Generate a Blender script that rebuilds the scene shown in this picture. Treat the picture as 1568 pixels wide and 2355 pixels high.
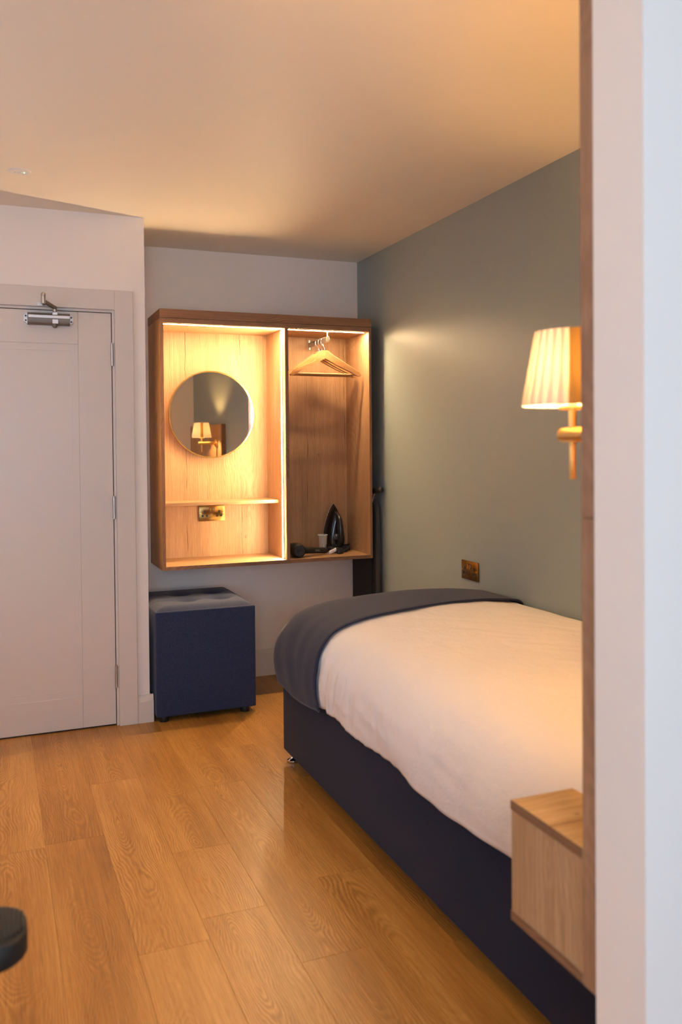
import bpy, bmesh, math, random
from mathutils import Vector, Matrix, noise
for o in list(bpy.data.objects): bpy.data.objects.remove(o)
random.seed(7)
PI = math.pi
scn = bpy.context.scene
C = scn.collection

# ------------------------------------------------------------------ camera
W, H = 1568, 2355
FPX, YAW, PITCH, ROLL, CAMZ, PY = 1976.795, 0.3839, 0.0168, -0.0089, 1.3109, 1060.01
cam_d = bpy.data.cameras.new('camera'); cam = bpy.data.objects.new('camera', cam_d); C.objects.link(cam)
cam_d.sensor_fit = 'VERTICAL'; cam_d.sensor_height = 36.0; cam_d.sensor_width = 24.0
cam_d.lens = FPX * 36.0 / H
cam_d.shift_y = -(H / 2 - PY) / H
cam_d.clip_start = 0.02
fw = Vector((math.sin(YAW) * math.cos(PITCH), math.cos(YAW) * math.cos(PITCH), -math.sin(PITCH)))
rt = Vector((math.cos(YAW), -math.sin(YAW), 0)); up = rt.cross(fw)
r2 = math.cos(ROLL) * rt + math.sin(ROLL) * up; u2 = -math.sin(ROLL) * rt + math.cos(ROLL) * up
M = Matrix((r2, u2, -fw)).transposed().to_4x4(); M.translation = (0, 0, CAMZ)
cam.matrix_world = M
cam_d.dof.use_dof = True; cam_d.dof.focus_distance = 4.4; cam_d.dof.aperture_fstop = 3.6
scn.camera = cam

# ------------------------------------------------------------------ world, exposure
wd = bpy.data.worlds.new('overcast_sky'); scn.world = wd; wd.use_nodes = True
bg = wd.node_tree.nodes['Background']
bg.inputs[0].default_value = (0.56, 0.74, 1.0, 1); bg.inputs[1].default_value = 3.0
scn.view_settings.view_transform = 'Standard'; scn.view_settings.look = 'None'
scn.view_settings.exposure = 2.0; scn.view_settings.gamma = 1.0; scn.view_settings.use_curve_mapping = False
cy = scn.cycles
cy.use_denoising = True; cy.max_bounces = 10; cy.diffuse_bounces = 6; cy.glossy_bounces = 5
cy.transmission_bounces = 8; cy.transparent_max_bounces = 8; cy.sample_clamp_indirect = 6.0; cy.caustics_reflective = False
for nm, lo, ro, pw, ph in (('window_portal', (-.25, -1.62, 1.375), (PI / 2, 0, 0), 1.6, 1.65), ('window_portal', (-1.27, 2.55, 1.5), (PI / 2, 0, -PI / 2), .6, .7)):
    pl = bpy.data.lights.new(nm, 'AREA'); pl.shape = 'RECTANGLE'; pl.size = pw; pl.size_y = ph; pl.cycles.is_portal = True
    plo = bpy.data.objects.new(nm, pl); C.objects.link(plo); plo.location = lo; plo.rotation_euler = ro
BULB = 400.0      # wall lamp bulbs
LED = 148.0       # wardrobe LED strips
WARM = (1.0, 0.53, 0.175, 1)
LEDC = (1.0, 0.68, 0.36, 1)

# ------------------------------------------------------------------ dimensions of the room (metres)
GX, YE, YD, XA, HC, YF, YB = 2.028, 4.737, 4.155, 0.678, 2.407, 4.379, 4.7175

# ------------------------------------------------------------------ materials
def mat(name):
    m = bpy.data.materials.new(name); m.use_nodes = True
    nt = m.node_tree; b = nt.nodes['Principled BSDF']
    return m, nt, b
def node(nt, t, **k):
    n = nt.nodes.new(t)
    for a, v in k.items(): setattr(n, a, v)
    return n
def math_n(nt, op, a, b=None, c=None):
    n = node(nt, 'ShaderNodeMath', operation=op)
    for i, v in enumerate((a, b, c)):
        if v is None: continue
        if isinstance(v, (int, float)): n.inputs[i].default_value = v
        else: nt.links.new(v, n.inputs[i])
    return n.outputs[0]
def noise_n(nt, vec, scale, detail=2, rough=.5):
    n = node(nt, 'ShaderNodeTexNoise'); n.inputs['Scale'].default_value = scale
    n.inputs['Detail'].default_value = detail; n.inputs['Roughness'].default_value = rough
    if vec is not None: nt.links.new(vec, n.inputs['Vector'])
    return n.outputs['Fac']
def ramp_n(nt, fac, stops):
    n = node(nt, 'ShaderNodeValToRGB'); e = n.color_ramp.elements
    while len(e) < len(stops): e.new(0.5)
    for el, (p, c) in zip(e, stops): el.position = p; el.color = (*c, 1) if len(c) == 3 else c
    nt.links.new(fac, n.inputs[0]); return n.outputs[0]
def bump_n(nt, b, h, strength, dist):
    n = node(nt, 'ShaderNodeBump'); n.inputs['Strength'].default_value = strength; n.inputs['Distance'].default_value = dist
    nt.links.new(h, n.inputs['Height']); nt.links.new(n.outputs[0], b.inputs['Normal'])
def plain(name, col, rough=.5, metal=0, spec=.5):
    m, nt, b = mat(name); b.inputs['Base Color'].default_value = (*col, 1)
    b.inputs['Roughness'].default_value = rough; b.inputs['Metallic'].default_value = metal
    b.inputs['Specular IOR Level'].default_value = spec
    return m, nt, b
def paint(name, col, rough=.55, spec=.3):
    m, nt, b = plain(name, col, rough, 0, spec)
    tc = node(nt, 'ShaderNodeTexCoord')
    bump_n(nt, b, noise_n(nt, tc.outputs['Object'], 260, 3), .12, .001)
    return m
def fabric(name, col, col2, scale=900, rough=.9, sheen=.25, bump=.35):
    m, nt, b = mat(name); tc = node(nt, 'ShaderNodeTexCoord')
    f = noise_n(nt, tc.outputs['Object'], scale, 2, .6)
    nt.links.new(ramp_n(nt, f, [(.3, col), (.7, col2)]), b.inputs['Base Color'])
    b.inputs['Roughness'].default_value = rough; b.inputs['Sheen Weight'].default_value = sheen
    b.inputs['Specular IOR Level'].default_value = .15
    bump_n(nt, b, f, bump, .0006)
    return m
def emit(name, col, s):
    m, nt, b = mat(name); nt.nodes.remove(b)
    e = node(nt, 'ShaderNodeEmission'); e.inputs[0].default_value = col; e.inputs[1].default_value = s
    nt.links.new(e.outputs[0], nt.nodes['Material Output'].inputs[0]); return m
def wood(name, along, across, dark, mid, light, ring=.012, ringmix=.4, rough=.45, vary=0.0, cracks=(), depth=.05, spec=.4, swirl=.06):
    """plain-sawn timber: rings cut by the face give cathedrals; 'along' is the grain axis"""
    m, nt, b = mat(name); L = nt.links
    tc = node(nt, 'ShaderNodeTexCoord'); sp = node(nt, 'ShaderNodeSeparateXYZ'); L.new(tc.outputs['Object'], sp.inputs[0])
    oi = node(nt, 'ShaderNodeObjectInfo')
    rnd = oi.outputs['Random']
    ax = {'X': 0, 'Y': 1, 'Z': 2}; third = ({'X', 'Y', 'Z'} - {along, across}).pop()
    l, a, t = (sp.outputs[ax[k]] for k in (along, across, third))
    l = math_n(nt, 'ADD', l, math_n(nt, 'MULTIPLY', rnd, 37.0)); a0 = a
    def cmb(ls, as_, ts):
        c = node(nt, 'ShaderNodeCombineXYZ')
        L.new(math_n(nt, 'MULTIPLY', l, ls), c.inputs[0]); L.new(math_n(nt, 'MULTIPLY', a, as_), c.inputs[1])
        L.new(math_n(nt, 'ADD', math_n(nt, 'MULTIPLY', t, ts), math_n(nt, 'MULTIPLY', rnd, 11.0)), c.inputs[2]); return c.outputs[0]
    n1 = noise_n(nt, cmb(1.2, 3.0, 3.0), 1.0, 3, .6)
    n4 = noise_n(nt, cmb(7.0, 60.0, 60.0), 1.0, 2, .6)
    n2 = noise_n(nt, cmb(1.15, .6, .6), 1.0, 2)
    msk = noise_n(nt, cmb(1.7, 5.0, 5.0), 1.0, 2)
    n3 = noise_n(nt, cmb(9.0, 30.0, 30.0), 1.0, 3, .6)
    da = math_n(nt, 'MULTIPLY', math_n(nt, 'SUBTRACT', n1, .5), .16)
    aa = math_n(nt, 'ADD', math_n(nt, 'ADD', a, da), math_n(nt, 'MULTIPLY', math_n(nt, 'SUBTRACT', rnd, .5), .10))
    dd = math_n(nt, 'ADD', math_n(nt, 'MULTIPLY', math_n(nt, 'SUBTRACT', n2, .42), depth * 8), t)
    r = math_n(nt, 'SQRT', math_n(nt, 'ADD', math_n(nt, 'POWER', aa, 2.0), math_n(nt, 'POWER', dd, 2.0)))
    r = math_n(nt, 'ADD', r, math_n(nt, 'MULTIPLY', n3, swirl * .25))
    r = math_n(nt, 'ADD', r, math_n(nt, 'MULTIPLY', n4, swirl * .10))
    s = math_n(nt, 'SINE', math_n(nt, 'MULTIPLY', r, 2 * PI / ring))
    s = math_n(nt, 'MULTIPLY_ADD', math_n(nt, 'MULTIPLY', s, math_n(nt, 'MULTIPLY', math_n(nt, 'MAXIMUM', math_n(nt, 'SUBTRACT', msk, .38), 0.0), 3.5)), .5, .5)
    fib = noise_n(nt, cmb(14.0, 420.0, 420.0), 1.0, 2, .65)
    fib2 = noise_n(nt, cmb(2.6, 130.0, 130.0), 1.0, 3, .6)
    fib = math_n(nt, 'MULTIPLY_ADD', fib, .55, math_n(nt, 'MULTIPLY', fib2, .45))
    big = noise_n(nt, cmb(1.1, 9.0, 9.0), 1.0, 3, .55)
    f = math_n(nt, 'ADD', math_n(nt, 'MULTIPLY', s, ringmix), math_n(nt, 'MULTIPLY', fib, .75))
    f = math_n(nt, 'ADD', f, math_n(nt, 'MULTIPLY', big, .55))
    f = math_n(nt, 'MULTIPLY', f, 1.0 / (ringmix + 1.3))
    f = math_n(nt, 'ADD', f, math_n(nt, 'MULTIPLY', math_n(nt, 'SUBTRACT', rnd, .5), vary))
    col = ramp_n(nt, f, [(.33, dark), (.5, mid), (.68, light)])
    if cracks:
        wob = math_n(nt, 'MULTIPLY', math_n(nt, 'SUBTRACT', noise_n(nt, cmb(6.0, 2.0, 2.0), 1.0, 3, .6), .5), .022)
        on = noise_n(nt, cmb(5.5, 60.0, 1.0), 1.0, 3, .6)
        tot = None
        for cx in cracks:
            d = math_n(nt, 'ABSOLUTE', math_n(nt, 'ADD', math_n(nt, 'SUBTRACT', a0, cx), wob))
            w = math_n(nt, 'MULTIPLY', math_n(nt, 'MAXIMUM', math_n(nt, 'SUBTRACT', on, .41), 0.0), .0085)
            k = math_n(nt, 'LESS_THAN', d, w)
            tot = k if tot is None else math_n(nt, 'MAXIMUM', tot, k)
        mx = node(nt, 'ShaderNodeMix', data_type='RGBA'); L.new(math_n(nt, 'MULTIPLY', tot, .75), mx.inputs[0])
        L.new(col, mx.inputs[6]); mx.inputs[7].default_value = (.05, .028, .014, 1); col = mx.outputs[2]
        # knots
        v = node(nt, 'ShaderNodeTexVoronoi', feature='F1'); v.inputs['Scale'].default_value = 1.0; L.new(cmb(4.5, 9.0, .1), v.inputs['Vector'])
        kn = math_n(nt, 'LESS_THAN', math_n(nt, 'ADD', v.outputs['Distance'], math_n(nt, 'MULTIPLY', n3, .12)), .115)
        mx2 = node(nt, 'ShaderNodeMix', data_type='RGBA'); L.new(math_n(nt, 'MULTIPLY', kn, .45), mx2.inputs[0])
        L.new(col, mx2.inputs[6]); mx2.inputs[7].default_value = (.10, .05, .02, 1); col = mx2.outputs[2]
    L.new(col, b.inputs['Base Color']); b.inputs['Roughness'].default_value = rough
    b.inputs['Specular IOR Level'].default_value = spec
    bump_n(nt, b, fib, .15, .0004)
    return m

M_wall = paint('cream_wall_paint', (.83, .765, .70))
M_ceil = paint('ceiling_paint', (.83, .765, .665))
M_green = paint('sage_wall_paint', (.27, .315, .30), .42, .45)
M_trim = paint('trim_paint', (.66, .60, .54), .4, .4)
M_door = paint('door_paint', (.65, .59, .53), .38, .45)
FD, FM, FL = (.215, .088, .018), (.385, .176, .034), (.58, .31, .085)
M_floor = wood('oak_plank_vinyl', 'Y', 'X', FD, FM, FL, ring=.0066, ringmix=.24, rough=.38, vary=.13, depth=.045, spec=.4, swirl=.05)
M_sub = plain('dark_subfloor', (.08, .045, .02), .8)[0]
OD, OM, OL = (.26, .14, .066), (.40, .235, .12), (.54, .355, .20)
M_oakz = wood('oak_upright', 'Z', 'X', OD, OM, OL, ring=.011, ringmix=.12, swirl=.08, cracks=())
M_oakzc = wood('oak_back_cracked', 'Z', 'X', OD, OM, OL, ring=.011, ringmix=.12, swirl=.08, cracks=(-.388, -.075, .322, .557))
M_oakside = wood('oak_side', 'Z', 'Y', OD, OM, OL, ring=.011, ringmix=.12, swirl=.08)
M_oakx = wood('oak_level', 'X', 'Y', OD, OM, OL, ring=.011, ringmix=.12, swirl=.08)
ED, EM, EL = (.14, .066, .033), (.23, .118, .062), (.31, .175, .095)
M_edge_x = wood('oak_edge_level', 'X', 'Z', ED, EM, EL, ring=.006, ringmix=.4)
M_edge_z = wood('oak_edge_upright', 'Z', 'X', ED, EM, EL, ring=.006, ringmix=.4)
M_edge_y = wood('oak_edge_deep', 'Y', 'Z', ED, EM, EL, ring=.006, ringmix=.4)
M_head = wood('oak_headboard', 'Z', 'Y', (.19, .095, .05), (.31, .165, .09), (.41, .24, .135), ring=.008, ringmix=.3)
M_oaktop_lit = wood('oak_bedside_top_lit', 'X', 'Y', (.42, .23, .085), (.60, .38, .155), (.72, .50, .25), ring=.011, ringmix=.2, swirl=.08, cracks=(-.015,))  # same oak made lighter: the lamp's light is put into the colour
M_brass = plain('brushed_gold', (.78, .50, .17), .3, 1)[0]
M_goldrim = plain('gold_rim', (.85, .60, .22), .25, 1)[0]
M_chrome = plain('chrome', (.8, .8, .8), .12, 1)[0]
M_nickel = plain('satin_nickel', (.55, .52, .48), .35, 1)[0]
M_silver = plain('silver_enamel', (.20, .165, .135), .48, .45)[0]
M_white_metal = plain('pale_metal', (.72, .70, .68), .35, .3)[0]
M_mirror = plain('mirror_glass', (.86, .87, .87), .015, 1)[0]
M_black = plain('black_plastic', (.012, .012, .013), .3)[0]
M_blackmat = plain('matt_black', (.009, .0085, .0085), .6)[0]
M_blackshiny = plain('gloss_black', (.010, .010, .011), .12)[0]
M_grey = plain('dark_grey_plastic', (.05, .05, .052), .35)[0]
M_white = plain('white_plastic', (.78, .76, .73), .4)[0]
M_tag = plain('paper_tag', (.8, .78, .76), .7)[0]
M_pink = plain('tag_print', (.65, .22, .25), .7)[0]
M_greenled = emit('green_indicator', (.15, 1, .25, 1), 3)
M_hanger = wood('beech_hanger', 'X', 'Z', (.27, .13, .05), (.36, .185, .075), (.44, .245, .105), ring=.02, ringmix=.15, rough=.35)
M_led = emit('led_strip_light', LEDC, LED)
M_bulb = emit('warm_bulb', WARM, BULB)
M_navy = fabric('navy_upholstery', (.010, .016, .042), (.042, .058, .122), 700, sheen=.12)
M_divan = fabric('charcoal_navy_upholstery', (.006, .008, .018), (.022, .028, .056), 700, sheen=.05)
M_runner = fabric('navy_runner_wool', (.010, .013, .030), (.028, .034, .070), 800, sheen=.12)
M_pipe = fabric('navy_piping', (.012, .017, .04), (.02, .027, .06), 1000)
M_board = fabric('dark_grey_board_cover', (.05, .048, .046), (.075, .072, .068), 900)
M_boardblk = plain('black_board_underside', (.008, .008, .008), .7)[0]

m, nt, b = mat('white_cotton'); M_cotton = m
tc = node(nt, 'ShaderNodeTexCoord')
b.inputs['Base Color'].default_value = (.80, .765, .73, 1); b.inputs['Roughness'].default_value = .75
b.inputs['Sheen Weight'].default_value = .2; b.inputs['Specular IOR Level'].default_value = .2
bump_n(nt, b, noise_n(nt, tc.outputs['Object'], 6.0, 7, .62), .6, .022)

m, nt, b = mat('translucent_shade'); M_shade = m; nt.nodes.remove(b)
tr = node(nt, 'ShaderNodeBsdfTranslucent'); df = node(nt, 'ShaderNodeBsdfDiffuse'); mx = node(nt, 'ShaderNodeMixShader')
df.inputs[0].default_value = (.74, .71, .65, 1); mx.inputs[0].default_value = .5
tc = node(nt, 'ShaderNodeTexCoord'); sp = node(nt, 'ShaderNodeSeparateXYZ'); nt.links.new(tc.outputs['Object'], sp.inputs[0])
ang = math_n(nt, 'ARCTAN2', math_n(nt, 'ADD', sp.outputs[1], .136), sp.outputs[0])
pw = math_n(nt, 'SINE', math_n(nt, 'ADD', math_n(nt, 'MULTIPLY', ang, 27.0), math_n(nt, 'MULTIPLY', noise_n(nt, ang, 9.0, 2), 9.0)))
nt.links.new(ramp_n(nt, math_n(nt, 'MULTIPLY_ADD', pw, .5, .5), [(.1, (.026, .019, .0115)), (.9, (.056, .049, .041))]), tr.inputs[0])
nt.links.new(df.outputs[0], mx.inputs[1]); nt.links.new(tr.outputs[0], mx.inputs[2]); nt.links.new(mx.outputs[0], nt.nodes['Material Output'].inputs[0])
m, nt, b = mat('shade_seam_fabric'); M_seam = m; nt.nodes.remove(b)
tr = node(nt, 'ShaderNodeBsdfTranslucent'); df = node(nt, 'ShaderNodeBsdfDiffuse'); mx = node(nt, 'ShaderNodeMixShader')
tr.inputs[0].default_value = (.78, .52, .14, 1); df.inputs[0].default_value = (.5, .34, .14, 1); mx.inputs[0].default_value = .5
nt.links.new(df.outputs[0], mx.inputs[1]); nt.links.new(tr.outputs[0], mx.inputs[2]); nt.links.new(mx.outputs[0], nt.nodes['Material Output'].inputs[0])

m, nt, b = plain('clear_cup_plastic', (.9, .88, .86), .25); M_cup = m
b.inputs['Alpha'].default_value = .13
m, nt, b = plain('antique_brass_plate', (.30, .17, .05), .24, 1); M_plate = m
b.inputs['Anisotropic'].default_value = .92
tg = node(nt, 'ShaderNodeTangent', direction_type='RADIAL', axis='Y'); nt.links.new(tg.outputs[0], b.inputs['Tangent'])
M_switch = plain('brass_rocker', (.62, .38, .12), .25, 1)[0]
m, nt, b = mat('window_glass'); M_glass = m; nt.nodes.remove(b)
tr = node(nt, 'ShaderNodeBsdfTransparent'); gl = node(nt, 'ShaderNodeBsdfGlossy'); mx = node(nt, 'ShaderNodeMixShader')
gl.inputs['Roughness'].default_value = 0.0; mx.inputs[0].default_value = .06
nt.links.new(tr.outputs[0], mx.inputs[1]); nt.links.new(gl.outputs[0], mx.inputs[2]); nt.links.new(mx.outputs[0], nt.nodes['Material Output'].inputs[0])

# ------------------------------------------------------------------ mesh helpers
def box(bm, x0, x1, y0, y1, z0, z1, bev=0, seg=1):
    r = bmesh.ops.create_cube(bm, size=1.0); vs = r['verts']
    for v in vs:
        v.co = Vector((x0 + (v.co.x + .5) * (x1 - x0), y0 + (v.co.y + .5) * (y1 - y0), z0 + (v.co.z + .5) * (z1 - z0)))
    if bev:
        es = list({e for v in vs for e in v.link_edges})
        bmesh.ops.bevel(bm, geom=es, offset=bev, segments=seg, affect='EDGES', profile=.5)
def frame_of(d):
    d = d.normalized(); a = Vector((0, 0, 1)) if abs(d.z) < .9 else Vector((1, 0, 0))
    u = d.cross(a).normalized(); return u, d.cross(u).normalized()
def tube(bm, pts, rad, seg=10, cap=True):
    pts = [Vector(p) for p in pts]; n = len(pts)
    rad = rad if isinstance(rad, (list, tuple)) else [rad] * n
    rings = []; u = None
    for i, p in enumerate(pts):
        d = (pts[min(i + 1, n - 1)] - pts[max(i - 1, 0)])
        d = d.normalized()
        if u is None: u, v = frame_of(d)
        else:
            u = (u - d * u.dot(d)).normalized(); v = d.cross(u)
        rings.append([bm.verts.new(p + rad[i] * (math.cos(2 * PI * k / seg) * u + math.sin(2 * PI * k / seg) * v)) for k in range(seg)])
    for a, b_ in zip(rings, rings[1:]):
        for k in range(seg): bm.faces.new((a[k], a[(k + 1) % seg], b_[(k + 1) % seg], b_[k]))
    if cap:
        bm.faces.new(rings[0][::-1]); bm.faces.new(rings[-1])
def cyl(bm, p0, p1, r0, r1=None, seg=20, bev=0):
    p0, p1 = Vector(p0), Vector(p1); r1 = r0 if r1 is None else r1
    if bev:
        d = (p1 - p0).normalized() * bev
        tube(bm, [p0, p0 + d * .3, p0 + d, p1 - d, p1 - d * .3, p1], [r0 - bev, r0 - bev * .3, r0, r1, r1 - bev * .3, r1 - bev], seg)
    else: tube(bm, [p0, p1], [r0, r1], seg)
def lathe(bm, prof, c, seg=32, axis='Z', close=False, rmod=None):
    """prof: (radius, height) pairs turned about an axis through c"""
    c = Vector(c); rings = []
    for r, h in prof:
        ring = []
        for k in range(seg):
            t = 2 * PI * k / seg; rr = r * (rmod(t, h) if rmod else 1)
            p = {'Z': Vector((rr * math.cos(t), rr * math.sin(t), h)), 'Y': Vector((rr * math.cos(t), h, -rr * math.sin(t))),
                 'X': Vector((h, rr * math.cos(t), rr * math.sin(t)))}[axis]
            ring.append(bm.verts.new(c + p))
        rings.append(ring)
    for a, b_ in zip(rings, rings[1:]):
        for k in range(seg): bm.faces.new((a[k], a[(k + 1) % seg], b_[(k + 1) % seg], b_[k]))
    if close:
        bm.faces.new(rings[0][::-1]); bm.faces.new(rings[-1])
def prism(bm, pts, f0, f1):
    """pts: 2D outline; f0, f1 map a 2D point to 3D at either end"""
    a = [bm.verts.new(f0(p)) for p in pts]; b_ = [bm.verts.new(f1(p)) for p in pts]; n = len(pts)
    bm.faces.new(a[::-1]); bm.faces.new(b_)
    for i in range(n): bm.faces.new((a[i], a[(i + 1) % n], b_[(i + 1) % n], b_[i]))
def ball(bm, c, rx, ry=None, rz=None, seg=16):
    ry = ry or rx; rz = rz or rx
    r = bmesh.ops.create_uvsphere(bm, u_segments=seg, v_segments=max(6, seg // 2), radius=1)
    for v in r['verts']: v.co = Vector((c[0] + v.co.x * rx, c[1] + v.co.y * ry, c[2] + v.co.z * rz))
def grid(bm, rows):
    vs = [[bm.verts.new(p) for p in r] for r in rows]
    for i in range(len(vs) - 1):
        for j in range(len(vs[0]) - 1):
            bm.faces.new((vs[i][j], vs[i][j + 1], vs[i + 1][j + 1], vs[i + 1][j]))

def obj(name, bm, material, parent=None, smooth=None, local=False, origin=None, label=None):
    """one mesh object; bm is in world coordinates unless local (then in the parent's)"""
    bmesh.ops.recalc_face_normals(bm, faces=bm.faces)
    off = Vector((0, 0, 0))
    if origin is not None: off = Vector(origin)
    elif parent is not None and not local: off = wloc(parent)
    if off.length: bmesh.ops.translate(bm, verts=bm.verts, vec=-off)
    me = bpy.data.meshes.new(name); bm.to_mesh(me); bm.free()
    me.materials.append(material)
    if smooth is not None:
        me.polygons.foreach_set('use_smooth', [True] * len(me.polygons))
        if smooth < 180: me.set_sharp_from_angle(angle=math.radians(smooth))
    o = bpy.data.objects.new(name, me); C.objects.link(o)
    if parent is not None:
        o.parent = parent
        if origin is not None: o.location = off - wloc(parent)
    else: o.location = off
    if label: o['label'] = label
    return o
def wloc(o):
    p = Vector(o.location)
    while o.parent is not None: o = o.parent; p += Vector(o.location)
    return p
def B(): return bmesh.new()
def thing(name, label, cat, loc, group=None, rotz=0):
    o = bpy.data.objects.new(name, None); C.objects.link(o); o.empty_display_size = .05
    o.location = loc; o.rotation_euler = (0, 0, rotz); o['label'] = label; o['category'] = cat
    if group: o['group'] = group
    return o
def tag(o, label, cat, group=None):
    o['label'] = label; o['category'] = cat
    if group: o['group'] = group
    return o
def struct(name, bm, material, parent=None, smooth=None):
    o = obj(name, bm, material, parent, smooth)
    if parent is None: o['kind'] = 'structure'
    return o
def bxo(name, material, parent, *d, bev=0, seg=1, smooth=None, label=None, local=False):
    bm = B(); box(bm, *d, bev=bev, seg=seg); return obj(name, bm, material, parent, smooth, local, label=label)
def dup(root, loc, rotz, label, group=None):
    r = root.copy(); C.objects.link(r); r.location = loc; r.rotation_euler = (0, 0, rotz); r['label'] = label
    if group: r['group'] = group
    for ch in list(root.children):
        c = ch.copy(); C.objects.link(c); c.parent = r
        for g in list(ch.children):
            d = g.copy(); C.objects.link(d); d.parent = c
    return r

# ------------------------------------------------------------------ room shell
XL, YW = -1.25, -1.6
bm = B(); box(bm, XL, GX, YW, YE, -.06, -.0065); floor = struct('floor', bm, M_sub)
# planks: rows run along Y; seams at X = .517 + k * .1887
PW, PL, G = .1887, 1.22, .0002
known = {0: 2.765, 1: 2.047, -1: 2.24, -2: 2.99, -3: 2.97, 2: 2.435, 3: 3.2}
cache = {}
def plank_mesh(w, l):
    key = (round(w, 4), round(l, 4))
    if key not in cache:
        bm = B(); c = .0006; t = .006
        x0, x1, y0, y1 = -w / 2 + G, w / 2 - G, -l / 2 + G, l / 2 - G
        lo = [bm.verts.new(p) for p in ((x0, y0, -t), (x1, y0, -t), (x1, y1, -t), (x0, y1, -t))]
        mi = [bm.verts.new((v.co.x, v.co.y, -c * .55)) for v in lo]
        hi = [bm.verts.new((v.co.x + (c if v.co.x < 0 else -c), v.co.y + (c if v.co.y < 0 else -c), 0)) for v in lo]
        for a, b_ in ((lo, mi), (mi, hi)):
            for i in range(4): bm.faces.new((a[i], a[(i + 1) % 4], b_[(i + 1) % 4], b_[i]))
        bm.faces.new(hi); bm.faces.new(lo[::-1]); bmesh.ops.recalc_face_normals(bm, faces=bm.faces)
        me = bpy.data.meshes.new('plank'); bm.to_mesh(me); bm.free(); me.materials.append(M_floor); cache[key] = me
    return cache[key]
k0 = math.floor((XL - .517) / PW)
for k in range(k0, math.ceil((GX - .517) / PW)):
    x0, x1 = max(XL, .517 + k * PW), min(GX, .517 + (k + 1) * PW)
    if x1 - x0 < .01: continue
    e = known.get(k, 2 + random.random() * PL)
    ends = sorted(e + j * PL for j in range(-6, 6))
    if k == 0: ends = sorted(ends + [2.345])
    ends = [YW] + [v for v in ends if YW + .02 < v < YE - .02] + [YE]
    for y0, y1 in zip(ends, ends[1:]):
        p = bpy.data.objects.new('plank', plank_mesh(x1 - x0, y1 - y0)); C.objects.link(p)
        p.parent = floor; p.location = ((x0 + x1) / 2, (y0 + y1) / 2, 0)
bm = B(); box(bm, XL - .1, GX + .1, YW - .1, YE + .1, HC, HC + .08); struct('ceiling', bm, M_ceil)
bm = B(); box(bm, XA, GX, YE, YE + .1, -.06, HC); struct('wall_back', bm, M_wall)
bm = B(); box(bm, GX, GX + .1, YW - .1, YE + .1, -.06, HC); struct('wall_right', bm, M_green)
# left wall with an unseen window added for extra daylight
ly0, ly1, lz0, lz1 = 2.25, 2.85, 1.15, 1.85
bm = B(); box(bm, XL - .1, XL, YW - .1, ly0, -.06, HC); box(bm, XL - .1, XL, ly1, YE + .1, -.06, HC)
box(bm, XL - .1, XL, ly0, ly1, -.06, lz0); box(bm, XL - .1, XL, ly0, ly1, lz1, HC); struct('wall_left', bm, M_wall)
bm = B(); xa, xb = XL - .08, XL - .03
box(bm, xa, xb, ly0, ly0 + .05, lz0, lz1); box(bm, xa, xb, ly1 - .05, ly1, lz0, lz1)
box(bm, xa, xb, ly0 + .05, ly1 - .05, lz0, lz0 + .05); box(bm, xa, xb, ly0 + .05, ly1 - .05, lz1 - .05, lz1)
win2 = struct('added_window', bm, M_white)
bxo('pane', M_glass, win2, XL - .058, XL - .052, ly0 + .05, ly1 - .05, lz0 + .05, lz1 - .05)
# entrance wall with the door recess; its right end returns into the wardrobe alcove
DX0, DX1, DZ = -.262, .534, 1.959
bm = B()
box(bm, XL, DX0, YD, YE + .1, -.06, HC); box(bm, DX1, XA, YD, YE + .1, -.06, HC)
box(bm, DX0, DX1, YD, YE + .1, DZ, HC); box(bm, DX0, DX1, YD + .06, YE + .1, -.06, DZ)
struct('wall_back_left', bm, M_wall)
# stub partition beside the camera
bm = B(); box(bm, .856, GX, .97, 1.08, -.0, HC); struct('wall_partition', bm, M_wall)
# wall behind the camera with the daylight window
bm = B(); wx0, wx1, wz0, wz1 = -1.05, .55, .55, 2.20
box(bm, XL, wx0, YW - .1, YW, -.06, HC); box(bm, wx1, GX, YW - .1, YW, -.06, HC)
box(bm, wx0, wx1, YW - .1, YW, -.06, wz0); box(bm, wx0, wx1, YW - .1, YW, wz1, HC)
struct('wall_front', bm, M_wall)
bm = B()
box(bm, wx0, wx0 + .05, YW - .08, YW - .03, wz0, wz1); box(bm, wx1 - .05, wx1, YW - .08, YW - .03, wz0, wz1)
box(bm, wx0 + .05, wx1 - .05, YW - .08, YW - .03, wz0, wz0 + .05); box(bm, wx0 + .05, wx1 - .05, YW - .08, YW - .03, wz1 - .05, wz1)
win = struct('window_1', bm, M_white)
bxo('pane', M_glass, win, wx0 + .05, wx1 - .05, YW - .058, YW - .052, wz0 + .05, wz1 - .05)

# skirting boards
def skirt(name, a, b_, nrm, h):
    """a, b_: floor points on the wall; nrm: unit vector into the room"""
    a, b_, n = Vector(a), Vector(b_), Vector(nrm)
    out = [(0, 0), (.016, 0), (.016, h * .76), (.012, h * .80), (.010, h * .9), (.006, h * .97), (0, h)]
    bm = B(); prism(bm, out, lambda p: a + n * p[0] + Vector((0, 0, p[1])), lambda p: b_ + n * p[0] + Vector((0, 0, p[1])))
    return struct(name, bm, M_trim, smooth=35)
skirt('baseboard_back', (XA + .016, YE, 0), (GX - .0165, YE, 0), (0, -1, 0), .15)
skirt('baseboard_alcove', (XA, YD, 0), (XA, YE, 0), (1, 0, 0), .132)
skirt('baseboard_right', (GX, 3.46, 0), (GX, 4.72, 0), (-1, 0, 0), .15)
skirt('baseboard_entrance', (.6195, YD, 0), (XA + .016, YD, 0), (0, -1, 0), .132)
skirt('baseboard_left', (XL, YW, 0), (XL, YD, 0), (1, 0, 0), .132)
skirt('baseboard_front', (XL + .016, YW, 0), (GX, YW, 0), (0, 1, 0), .132)

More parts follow.
